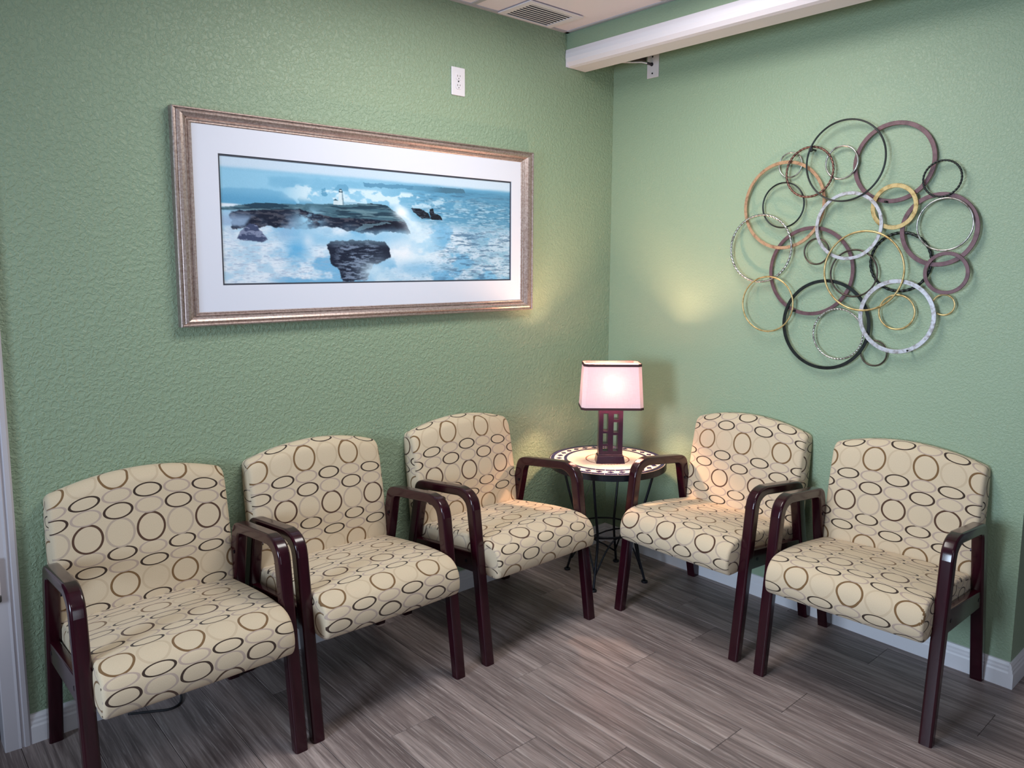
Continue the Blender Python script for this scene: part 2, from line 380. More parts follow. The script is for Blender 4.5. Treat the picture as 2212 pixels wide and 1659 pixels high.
# outline of one side frame (y forward, z up), front foot round to rear foot
OUT = [(0.610, 0.0), (0.5275, 0.600)] + catmull([(0.5275, 0.600), (0.518, 0.632), (0.497, 0.656), (0.465, 0.670), (0.430, 0.674)], 3)[1:] + [(0.215, 0.648)] + \
      catmull([(0.215, 0.648), (0.165, 0.640), (0.138, 0.622), (0.126, 0.592), (0.118, 0.560)], 3)[1:] + [(0.0, 0.0)]
INN = [(0.572, 0.0), (0.484, 0.596)] + catmull([(0.484, 0.596), (0.476, 0.616), (0.460, 0.628), (0.442, 0.634), (0.424, 0.636)], 3)[1:] + [(0.225, 0.611)] + \
      catmull([(0.225, 0.611), (0.197, 0.606), (0.183, 0.597), (0.175, 0.580), (0.169, 0.552)], 3)[1:] + [(0.046, 0.0)]
def frame_piece(name, i0, i1, x0, x1, parent):
    """rounded-rectangle section swept along the side outline"""
    r = 0.0085; V = []; F = []; m = 0; sec = []
    cs_ = [(1, 1, 0), (0, 1, 90), (0, 0, 180), (1, 0, 270)]
    for i in range(i0, i1 + 1):
        o, n = Vector((OUT[i][0], OUT[i][1])), Vector((INN[i][0], INN[i][1])); d = o - n; T = d.length; d.normalize()
        for (cx, cd_, a0) in cs_:
            for a in (0, 22.5, 45, 67.5, 90):
                A = math.radians(a0 + a); px_ = (x1 - r) if cx else (x0 + r); pd = (T - r) if cd_ else r
                q = n + d * (pd + r * math.sin(A)); V.append((px_ + r * math.cos(A), q.x, q.y))
    m = 20; K = i1 - i0 + 1
    for k in range(K - 1):
        for i in range(m): F.append((k * m + i, k * m + (i + 1) % m, (k + 1) * m + (i + 1) % m, (k + 1) * m + i))
    F.append(tuple(range(m))); F.append(tuple(range(K * m - 1, (K - 1) * m - 1, -1)))
    ob = add_obj(name, V, F, M_MAHOG, parent, smooth=True)
    me = ob.data; bm = bmesh.new(); bm.from_mesh(me)
    for e in bm.edges:
        if len(e.link_faces) == 2 and e.calc_face_angle() > 0.9: e.smooth = False
    bm.to_mesh(me); bm.free()
    w = ob.modifiers.new('wn', 'WEIGHTED_NORMAL'); w.keep_sharp = True
    return ob
NP = len(OUT)
ia = 1; ib = NP - 2
def cushion(name, prof, hw, parent, deform, vflip=1, v0=0.0, radius=0.012):
    """closed profile (y,z) swept across the width with softened side edges; metre UVs"""
    n = len(prof); L = [0.0]
    for i in range(n): L.append(L[-1] + math.hypot(prof[(i + 1) % n][0] - prof[i][0], prof[(i + 1) % n][1] - prof[i][1]))
    nor = []
    for i in range(n):
        a = prof[i - 1]; b = prof[(i + 1) % n]; t = (b[0] - a[0], b[1] - a[1]); l = math.hypot(*t) or 1
        nor.append((t[1] / l, -t[0] / l))
    area2 = sum(prof[i][0] * prof[(i + 1) % n][1] - prof[(i + 1) % n][0] * prof[i][1] for i in range(n))
    sg = 1 if area2 > 0 else -1
    xs = []; 
    r = radius
    for a in np.linspace(0, PI / 2, 5): xs.append((-hw + r * (1 - math.sin(a)), r * (1 - math.cos(a))))
    xs = xs[::-1]  # from edge (inset r) ... placeholder, rebuilt below
    xs = [(-hw + r * (1 - math.cos(a)), r * (1 - math.sin(a))) for a in np.linspace(0, PI / 2, 5)]
    mid = [(x, 0.0) for x in np.linspace(-hw + r, hw - r, 22)[1:-1]]
    xs = xs + mid + [(-x, i) for x, i in xs[::-1]]
    V = []; m = len(xs)
    for (x, ins) in xs:
        for i in range(n):
            y = prof[i][0] - sg * nor[i][0] * ins; z = prof[i][1] - sg * nor[i][1] * ins
            V.append(deform(x, y, z))
    F = []; UV = []
    for j in range(m - 1):
        for i in range(n):
            k = (i + 1) % n
            F.append((j * n + i, j * n + k, (j + 1) * n + k, (j + 1) * n + i))
            ua, ub = xs[j][0] + (0.004 if j < 4 else 0), xs[j + 1][0]
            va, vb = v0 + vflip * L[i], v0 + vflip * L[i + 1]
            UV.append([(ua, va), (ua, vb), (ub, vb), (ub, va)])
    # side panels: ring inset to the middle
    cy = sum(p[0] for p in prof) / n; cz = sum(p[1] for p in prof) / n
    for s, base, hx in ((-1, 0, -hw), (1, (m - 1) * n, hw)):
        prev = base
        for q, bulge in ((0.75, 0.004), (0.35, 0.007)):
            st = len(V)
            for i in range(n):
                b = V[base + i]; V.append((hx + s * bulge, b[1] * q + cy * (1 - q), b[2] * q + cz * (1 - q)))
            for i in range(n):
                k = (i + 1) % n
                f = (prev + i, prev + k, st + k, st + i); F.append(f); UV.append([(V[a][1] * 1.0 + 0.37, V[a][2] + 0.11) for a in f])
            prev = st
        f = tuple(prev + i for i in range(n)); F.append(f); UV.append([(V[a][1] + 0.37, V[a][2] + 0.11) for a in f])
    return add_obj(name, V, F, M_FAB, parent, smooth=True, uvs=UV)
SEAT = catmull([(0.570, 0.336), (0.614, 0.342), (0.634, 0.366), (0.634, 0.412), (0.612, 0.452), (0.560, 0.474), (0.440, 0.472), (0.300, 0.456), (0.150, 0.434), (0.100, 0.424),
                (0.088, 0.395), (0.100, 0.350), (0.250, 0.342), (0.420, 0.338)], 3, True)
BACK = catmull([(0.134, 0.420), (0.132, 0.470), (0.120, 0.560), (0.102, 0.660), (0.082, 0.750), (0.068, 0.788), (0.044, 0.806), (0.010, 0.802), (-0.006, 0.782),
                (-0.002, 0.700), (0.018, 0.560), (0.036, 0.440), (0.044, 0.380), (0.085, 0.366), (0.120, 0.385)], 3, True)
def make_chair(th):
    t = empty('armchair', (0, 0, 0), 0, 'x', 'armchair')
    for s in (-1, 1):
        xo = s * HW; xi = s * (HW - LW); a, b = min(xo, xi), max(xo, xi)
        mid = 1 + 12
        frame_piece('leg', 0, 1, a, b, t)
        frame_piece('armrest', 1, NP - 2, a, b, t)
        frame_piece('leg', NP - 2, NP - 1, a, b, t)
        xc = s * (HW - LW / 2)
        r = add_obj('side_rail', [(xc - 0.014, 0.530, 0.352), (xc + 0.014, 0.530, 0.352), (xc + 0.014, 0.100, 0.312), (xc - 0.014, 0.100, 0.312),
                              (xc - 0.014, 0.515, 0.430), (xc + 0.014, 0.515, 0.430), (xc + 0.014, 0.118, 0.378), (xc - 0.014, 0.118, 0.378)], BF, M_MAHOG, t, bevel=0.004)
        for yy, zz in ((0.475, 0.385), (0.150, 0.352)):
            cyl('bolt', (xc + s * 0.014 - (0.002 if s > 0 else 0.001), yy, zz), 0.007, 0.003, 'x', M_BOLT, r, 14)
        xs_ = s * (HW - LW) 
        cyl('back_bolt', (xi - (0.004 if s > 0 else 0), 0.150, 0.53), 0.006, 0.004, 'x', M_BOLT, t, 12)
    box('under_frame', -SW + 0.03, SW - 0.03, 0.13, 0.50, 0.322, 0.356, plain_black, t, bevel=0.004)
    prof = SEAT
    def ds(x, y, z):
        k = 1 - (x / SW) ** 2
        if z > 0.40: z += 0.010 * k
        if y > 0.60: y += 0.005 * k
        return (x, y, z)
    cushion('seat', SEAT, SW, t, ds, 1, 0.0)
    def db(x, y, z):
        k = 1 - (x / SW) ** 2
        f = max(0, (z - 0.62) / 0.18)
        z2 = z + 0.045 * k * min(1, f) ** 1.2 + 0.010 * min(1, max(0, (z - 0.45) / 0.3))
        y2 = y + (0.012 * k if y > 0.045 and z < 0.79 else 0)
        w = 1.0 + 0.0 * (z - 0.4)
        return (x * w, y2, z2)
    cushion('backrest', BACK, 0.276, t, db, 1, 0.05, 0.014)
    return t
plain_black = plain('black_underside', lin(22, 20, 24), 0.8)
def copy_tree(o, parent=None):
    c = o.copy(); COL.objects.link(c)
    if parent: c.parent = parent
    for ch in [k for k in bpy.data.objects if k.parent == o]: copy_tree(ch, c)
    return c
proto = make_chair(0)
D = math.radians
spots = [(-1.0615, -0.002, D(180.2), 'oval-patterned armchair with dark wood arms directly left of the mosaic table'),
         (-1.7805, -0.002, D(179.9), 'middle armchair of the three under the seascape picture'),
         (-2.4235, -0.010, D(179.6), 'armchair nearest the white door casing, leftmost of the row'),
         (-0.0070, -0.907, D(90.7), 'patterned armchair directly right of the lamp and mosaic table'),
         (-0.0100, -1.588, D(92.8), 'armchair at the right end beside the outside wall corner, below the ring sculpture')]
kids = [k for k in bpy.data.objects if k.parent == proto]
for i, (x, y, rz, lb) in enumerate(spots):
    c = proto if i == 0 else copy_tree(proto)
    c.location = (x, y, 0); c.rotation_euler = (0, 0, rz); c['label'] = lb; c['category'] = 'armchair'; c['group'] = 'waiting room armchairs'

# ------------------------------------------------------------------ mosaic side table
TC = (-0.378, -0.338); ZT = 0.597
tb = empty('mosaic_table', (TC[0], TC[1], 0), 0, 'round side table with navy and white mosaic top on black wrought iron legs', 'side table')
M_NAVY = NT('navy_tile'); M_NAVY.set(Base_Color=M_NAVY.mix(M_NAVY.noise(None, 14, 2), lin(24, 20, 62), lin(52, 46, 100)), Roughness=0.22); M_NAVY = M_NAVY.m
M_CREAM = NT('cream_stone'); M_CREAM.set(Base_Color=M_CREAM.mix(M_CREAM.noise(None, 30, 4), lin(222, 206, 190), lin(240, 228, 214)), Roughness=0.3); M_CREAM = M_CREAM.m
M_GROUT = plain('pale_grout', lin(226, 216, 208), 0.7)
M_TERRA = plain('terracotta_tile', lin(150, 84, 66), 0.4)
def ringmesh(name, prof, parent, mat, seg=96, smooth=True):
    """revolve closed (r,z) profile"""
    V = []; F = []; n = len(prof)
    for k in range(seg):
        a = 2 * PI * k / seg
        for r, z in prof: V.append((r * math.cos(a), r * math.sin(a), z))
    for k in range(seg):
        j = (k + 1) % seg
        for i in range(n):
            F.append((k * n + i, j * n + i, j * n + (i + 1) % n, k * n + (i + 1) % n))
    return add_obj(name, V, F, mat, parent, smooth=smooth)
cyl('table_slab', (0, 0, ZT - 0.026), 0.279, 0.024, 'z', M_GROUT, tb, 96)
ringmesh('iron_band', [(0.279, ZT - 0.032), (0.284, ZT - 0.032), (0.284, ZT - 0.002), (0.279, ZT - 0.002)], tb, M_BLACKIRON, smooth=False)
def sector(name, r0, r1, a0, a1, mat, n=2):
    pts = [(r1 * math.cos(a0 + (a1 - a0) * i / n), r1 * math.sin(a0 + (a1 - a0) * i / n)) for i in range(n + 1)] + \
          [(r0 * math.cos(a1 + (a0 - a1) * i / n), r0 * math.sin(a1 + (a0 - a1) * i / n)) for i in range(n + 1)]
    return prism(name, pts, 'z', ZT - 0.004, ZT, mat, tb)
NT_ = 28
for k in range(NT_):
    a = 2 * PI * k / NT_; d = 2 * PI / NT_
    sector('border_tile', 0.2595, 0.2765, a + 0.004, a + d - 0.004, M_NAVY)
    sector('inner_tile', 0.1975, 0.2120, a + 0.006, a + d - 0.006, M_NAVY)
    c = a + d / 2; rm = 0.2358
    q = [(rm + 0.0145, c), (rm, c + 0.068), (rm - 0.0145, c), (rm, c - 0.068)]
    prism('diamond_tile', [(r * math.cos(t), r * math.sin(t)) for r, t in q], 'z', ZT - 0.004, ZT, M_NAVY, tb)
    # white triangles between the diamonds
    for sgn in (1, -1):
        r2 = rm + sgn * 0.0195
        q = [(r2, c + 0.018), (r2, c + d - 0.018), (rm + sgn * 0.004, c + d / 2)]
        prism('white_tile', [(r * math.cos(t), r * math.sin(t)) for r, t in q], 'z', ZT - 0.004, ZT - 0.0004, M_CREAM, tb)
for k in range(14):
    a = 2 * PI * k / 14; d = 2 * PI / 14
    sector('centre_stone', 0.108, 0.1945, a + 0.004, a + d - 0.004, M_CREAM, 3)
for k in range(7):
    a = 2 * PI * k / 7; d = 2 * PI / 7
    sector('centre_stone', 0.004, 0.100, a + 0.008, a + d - 0.008, M_CREAM, 4)
V = []; F = []
for k in range(44):
    a = 2 * PI * k / 44; kk = len(V)
    for z in (ZT - 0.004, ZT):
        for r, t in ((0.1015, a), (0.1065, a), (0.1065, a + 0.09), (0.1015, a + 0.09)): V.append((r * math.cos(t), r * math.sin(t), z))
    F += [tuple(i + kk for i in f) for f in BF]
st = add_obj('dashed_ring', V, F, M_TERRA, tb); st['kind'] = 'stuff'
for k, ang in enumerate((116, 205.5, 296, 25)):
    a = D(ang); ca, sa = math.cos(a), math.sin(a)
    pts = catmull([(0.232, ZT - 0.03), (0.195, 0.42), (0.158, 0.30), (0.144, 0.245), (0.152, 0.17), (0.178, 0.08), (0.198, 0.010)], 5)
    lg = tube('leg', [(r * ca, r * sa, z) for r, z in pts], 0.0062, M_BLACKIRON, tb, 10)
    cyl('foot', (0.198 * ca, 0.198 * sa, 0.0), 0.016, 0.010, 'z', M_BLACKIRON, lg, 20, bevel=0.003)
    # arched brace between this leg and the next
    b = D((116, 205.5, 296, 25)[(k + 1) % 4] if k < 3 else 116 + 360); 
    if b < a: b += 2 * PI
    ap = []
    for i in range(25):
        t = i / 24; an = a + (b - a) * t; s = abs(2 * t - 1)
        z = 0.066 + (0.243 - 0.066) * (1 - s ** 2.4); rr = 0.140 + (0.182 - 0.140) * s ** 2.0 - 0.006
        # chord-ish path
        ap.append((rr * math.cos(an), rr * math.sin(an), z))
    tube('arched_brace', ap, 0.0042, M_BLACKIRON, tb, 8)
tube('waist_ring', [(0.144 * math.cos(t), 0.144 * math.sin(t), 0.25) for t in np.linspace(0, 2 * PI, 49)[:-1]], 0.0045, M_BLACKIRON, tb, 8, closed=True)

# ------------------------------------------------------------------ table lamp
rz = math.atan2(rgt.y, rgt.x)
lp = empty('table_lamp', (-0.432 + 0.030 * 0.66, -0.404 + 0.030 * 0.75, ZT), rz, 'lit table lamp with cream rectangular shade and dark openwork base on the mosaic table', 'lamp')
M_LB = NT('dark_bronze_lamp'); M_LB.set(Base_Color=M_LB.mix(M_LB.noise(None, 9, 2), lin(30, 20, 40), lin(58, 34, 52)), Roughness=0.3, Metallic=0.15); M_LB = M_LB.m
# plinth (tapered)
def frust(name, w0, d0, w1, d1, z0, z1, mat, parent, bevel=0.0, cy=0.0):
    V = [(-w0, cy - d0, z0), (w0, cy - d0, z0), (w0, cy + d0, z0), (-w0, cy + d0, z0), (-w1, cy - d1, z1), (w1, cy - d1, z1), (w1, cy + d1, z1), (-w1, cy + d1, z1)]
    return add_obj(name, V, BF, mat, parent, bevel=bevel)
frust('plinth', 0.0685, 0.040, 0.063, 0.034, 0, 0.036, M_LB, lp, 0.002)
box('plinth_cap', -0.058, 0.058, -0.031, 0.031, 0.036, 0.043, M_LB, lp, bevel=0.002)
# openwork post
def openwork(name, x0, x1, z0, z1, holes, y0, y1, mat, parent, bevel):
    xs = sorted({x0, x1} | {h[0] for h in holes} | {h[1] for h in holes}); zs = sorted({z0, z1} | {h[2] for h in holes} | {h[3] for h in holes})
    filled = {}
    for i in range(len(xs) - 1):
        for j in range(len(zs) - 1):
            cx, cz = (xs[i] + xs[i + 1]) / 2, (zs[j] + zs[j + 1]) / 2
            filled[i, j] = not any(h[0] < cx < h[1] and h[2] < cz < h[3] for h in holes)
    bm = bmesh.new(); vv = {}
    def v(i, j, y):
        if (i, j, y) not in vv: vv[i, j, y] = bm.verts.new((xs[i], y, zs[j]))
        return vv[i, j, y]
    def f(*a):
        try: bm.faces.new(a)
        except ValueError: pass
    for (i, j), ok in filled.items():
        if not ok: continue
        f(v(i, j, y0), v(i + 1, j, y0), v(i + 1, j + 1, y0), v(i, j + 1, y0))
        f(v(i, j + 1, y1), v(i + 1, j + 1, y1), v(i + 1, j, y1), v(i, j, y1))
        for di, dj, a, b in ((-1, 0, (i, j + 1), (i, j)), (1, 0, (i + 1, j), (i + 1, j + 1)), (0, -1, (i, j), (i + 1, j)), (0, 1, (i + 1, j + 1), (i, j + 1))):
            if not filled.get((i + di, j + dj), False): f(v(*a, y0), v(*a, y1), v(*b, y1), v(*b, y0))
    bmesh.ops.recalc_face_normals(bm, faces=bm.faces)
    bmesh.ops.dissolve_limit(bm, angle_limit=0.01, verts=bm.verts, edges=bm.edges)
    me = bpy.data.meshes.new(name); bm.to_mesh(me); bm.free(); me.materials.append(mat)
    o = bpy.data.objects.new(name, me); COL.objects.link(o); o.parent = parent
    bv = o.modifiers.new('bevel', 'BEVEL'); bv.width = bevel; bv.segments = 3; bv.limit_method = 'ANGLE'; bv.angle_limit = D(40)
    return o
PZ0, PZ1 = 0.043, 0.256; PH = PZ1 - PZ0; PWd = 0.114
hx = lambda f: -PWd / 2 + f * PWd
hz = lambda f: PZ0 + f * PH
holes = [(hx(.185), hx(.385), hz(.53), hz(.925)), (hx(.175), hx(.375), hz(.235), hz(.480)), (hx(.175), hx(.385), hz(.075), hz(.185)),
         (hx(.615), hx(.815), hz(.795), hz(.92)), (hx(.61), hx(.81), hz(.495), hz(.735)), (hx(.60), hx(.80), hz(.075), hz(.440))]
openwork('openwork_post', -PWd / 2, PWd / 2, PZ0, PZ1, holes, -0.026, 0.026, M_LB, lp, 0.0025)
cyl('socket_stem', (0, 0, PZ1), 0.011, 0.060, 'z', plain('brass_stem', lin(150, 100, 70), 0.3, 0.9), lp, 20)
# shade
SZ0, SZ1 = 0.266, 0.482
M_SHADE = NT('linen_shade')
tn = M_SHADE.t; tr = M_SHADE.n('ShaderNodeBsdfTranslucent'); df = M_SHADE.n('ShaderNodeBsdfDiffuse'); rf = M_SHADE.n('ShaderNodeBsdfRefraction', {'Roughness': 0.62, 'IOR': 1.25})
oc = M_SHADE.n('ShaderNodeTexCoord').outputs['Object']
wv = M_SHADE.noise(M_SHADE.n('ShaderNodeMapping', {'Vector': oc, 'Scale': (260, 260, 30)}).outputs[0], 1, 3)
wh = M_SHADE.noise(M_SHADE.n('ShaderNodeMapping', {'Vector': oc, 'Scale': (30, 30, 260)}).outputs[0], 1, 3)
lc = M_SHADE.mix(M_SHADE.math('MULTIPLY', M_SHADE.math('ADD', wv, wh), 0.5), lin(222, 192, 200), lin(244, 218, 228))
tn.links.new(lc, tr.inputs[0]); tn.links.new(lc, df.inputs[0])
tn.links.new(lc, rf.inputs[0])
m1 = M_SHADE.n('ShaderNodeMixShader', {0: 0.55, 1: tr.outputs[0], 2: rf.outputs[0]})
mx = M_SHADE.n('ShaderNodeMixShader', {0: 0.028, 1: df.outputs[0], 2: m1.outputs[0]})
tn.links.new(mx.outputs[0], tn.nodes['Material Output'].inputs[0]); M_SHADE = M_SHADE.m
def shade_ring(w, d, c): return [(-w + c, -d), (w - c, -d), (w, -d + c), (w, d - c), (w - c, d), (-w + c, d), (-w, d - c), (-w, -d + c)]
def shell(name, specs, mat, parent, th):
    """specs: list of (w,d,c,z) outer; makes an open shell of thickness th"""
    V = []; F = []; n = 8
    for (w, d, c, z) in specs: V += [(x, y, z) for x, y in shade_ring(w, d, c)]
    if th: 
        for (w, d, c, z) in specs[::-1]: V += [(x, y, z) for x, y in shade_ring(w - th, d - th, c)]
    m = len(specs) * (2 if th else 1)
    for j in range(m if th else m - 1):
        k = (j + 1) % m
        for i in range(n): F.append((j * n + i, j * n + (i + 1) % n, k * n + (i + 1) % n, k * n + i))
    return add_obj(name, V, F, mat, parent)
WB, DB, WT_, DT = 0.1465, 0.080, 0.1345, 0.066
def at(z): t = (z - SZ0) / (SZ1 - SZ0); return (WB + (WT_ - WB) * t, DB + (DT - DB) * t, 0.018, z)
shell('lamp_shade', [at(SZ0 + 0.004), at(SZ1 - 0.004)], M_SHADE, lp, 0)
M_TRIM = plain('dark_shade_trim', lin(62, 30, 36), 0.7)
def grow(t, g): return (t[0] + g, t[1] + g, t[2], t[3])
shell('shade_trim', [grow(at(SZ0), 0.0012), grow(at(SZ0 + 0.011), 0.0012)], M_TRIM, lp, 0.003)
shell('shade_trim', [grow(at(SZ1 - 0.012), 0.0012), grow(at(SZ1), 0.0012)], M_TRIM, lp, 0.003)
# bulb
M_BULB = NT('glowing_bulb'); M_BULB.b.inputs['Emission Color'].default_value = (1.0, 0.59, 0.36, 1); M_BULB.b.inputs['Emission Strength'].default_value = 0.0
BULB_W = 5.0
bm = bmesh.new(); bmesh.ops.create_uvsphere(bm, u_segments=20, v_segments=12, radius=0.026)
for v_ in bm.verts:
    if v_.co.z < 0: v_.co.x *= 1 + v_.co.z * 12; v_.co.y *= 1 + v_.co.z * 12; v_.co.z *= 1.5
me = bpy.data.meshes.new('bulb'); bm.to_mesh(me); bm.free()
for p in me.polygons: p.use_smooth = True
M_BULB.b.inputs['Emission Strength'].default_value = 860.0
me.materials.append(M_BULB.m); bo = bpy.data.objects.new('bulb', me); COL.objects.link(bo); bo.parent = lp; bo.location = (0.0, 0, 0.385)

# ------------------------------------------------------------------ cords
tag(tube('lamp_cord', [(-0.35, -0.02, 0.585), (-0.20, -0.008, 0.50), (-0.117, -0.008, 0.37), (-0.174, -0.008, 0.27), (-0.23, -0.010, 0.17), (-0.26, -0.03, 0.08), (-0.30, -0.05, 0.004)], 0.0022, plain('grey_cord', lin(130, 130, 120), 0.5)),
    'thin pale lamp cord hanging on the left wall behind the mosaic table', 'cord')
tag(tube('floor_cable', catmull([(-2.50, -0.05, 0.006), (-2.44, -0.08, 0.004), (-2.38, -0.11, 0.004), (-2.34, -0.09, 0.004), (-2.32, -0.03, 0.006)], 5), 0.004, plain('black_cable', lin(22, 22, 28), 0.5)),
    'black cable lying on the floor under the leftmost armchair', 'cable')

# ------------------------------------------------------------------ framed seascape
pf = empty('framed_picture', (-1.427, 0, 1.694), 0, 'wide framed seascape print with white mat in bronze-silver frame', 'picture')
OW, OH = 0.829, 0.3735; IW, IH = 0.7585, 0.3235
def frame_mat():
    m = NT('bronze_silver_frame'); oc = m.n('ShaderNodeTexCoord').outputs['Object']
    n1 = m.noise(oc, 120, 5, 0.7); n2 = m.noise(oc, 9, 2)
    c = m.ramp(n1, [(0.34, lin(148, 128, 122)), (0.5, lin(180, 164, 160)), (0.72, lin(206, 194, 192))])
    c = m.mix(m.math('MULTIPLY', n2, 0.4), c, lin(150, 124, 110))
    m.set(Base_Color=c, Metallic=0.75, Roughness=m.math('ADD', 0.28, m.math('MULTIPLY', n1, 0.2)))
    m.bump(n1, 0.08, 0.0005); return m.m
M_FRAME = frame_mat()
fprof = [(0.0, 0.0), (0.0, -0.030), (0.003, -0.034), (0.007, -0.034), (0.009, -0.029), (0.013, -0.028), (0.017, -0.031), (0.026, -0.034), (0.036, -0.031), (0.044, -0.024),
         (0.050, -0.018), (0.052, -0.018), (0.055, -0.021), (0.058, -0.018), (0.060, -0.016), (0.064, -0.017), (0.068, -0.014), (0.0705, -0.010), (0.0705, 0.0)]
sc = 0.0705
def rail(name, p0, p1, inward):
    """mitred frame rail"""
    V = []; n = len(fprof); d = (Vector(p1) - Vector(p0)).normalized(); inn = Vector(inward)
    for P0, s in ((p0, 1), (p1, -1)):
        for w, dep in fprof:
            w_ = w * (0.0705 / sc)
            v_ = Vector(P0) + inn * w_ * KH + d * s * w_ * KV
            V.append((v_.x, dep, v_.y))
    F = [tuple(range(n)), tuple(range(2 * n - 1, n - 1, -1))] + [(i, (i + 1) % n, n + (i + 1) % n, n + i) for i in range(n)]
    return add_obj(name, V, F, M_FRAME, pf)
kh = 0.050 / 0.0705      # frame face is 50 mm wide on the horizontal rails
KH, KV = kh, 1.0 * 0.0705 / 0.0705 * (0.0705 / 0.0705)
KV = 1.0
KH = kh
# horizontal rails: width 50 mm (KH), along-offset 70.5 mm (KV)
c0 = [(-OW, -OH), (OW, -OH), (OW, OH), (-OW, OH)]
rail('frame_rail', c0[0], c0[1], (0, 1)); rail('frame_rail', c0[2], c0[3], (0, -1))
KH, KV = 1.0, kh
rail('frame_rail', c0[1], c0[2], (-1, 0)); rail('frame_rail', c0[3], c0[0], (1, 0))
M_MAT = plain('white_mat_board', lin(218, 221, 236), 0.6)
box('backing', -OW + 0.01, OW - 0.01, -0.006, 0.0, -OH + 0.01, OH - 0.01, M_MAT, pf)
PX0, PX1, PZ_0, PZ_1 = -2.093 + 1.427, -0.730 + 1.427, 1.469 - 1.694, 1.9185 - 1.694
# mat board with window
o = openwork('mat_board', -IW - 0.002, IW + 0.002, -IH - 0.002, IH + 0.002, [(PX0 - 0.006, PX1 + 0.006, PZ_0 - 0.006, PZ_1 + 0.006)], -0.0125, -0.009, M_MAT, pf, 0.0004)
o = openwork('inner_mat', PX0 - 0.02, PX1 + 0.02, PZ_0 - 0.02, PZ_1 + 0.02, [(PX0, PX1, PZ_0, PZ_1)], -0.0092, -0.0085, plain('charcoal_mat', lin(52, 56, 70), 0.6), pf, 0.0001)
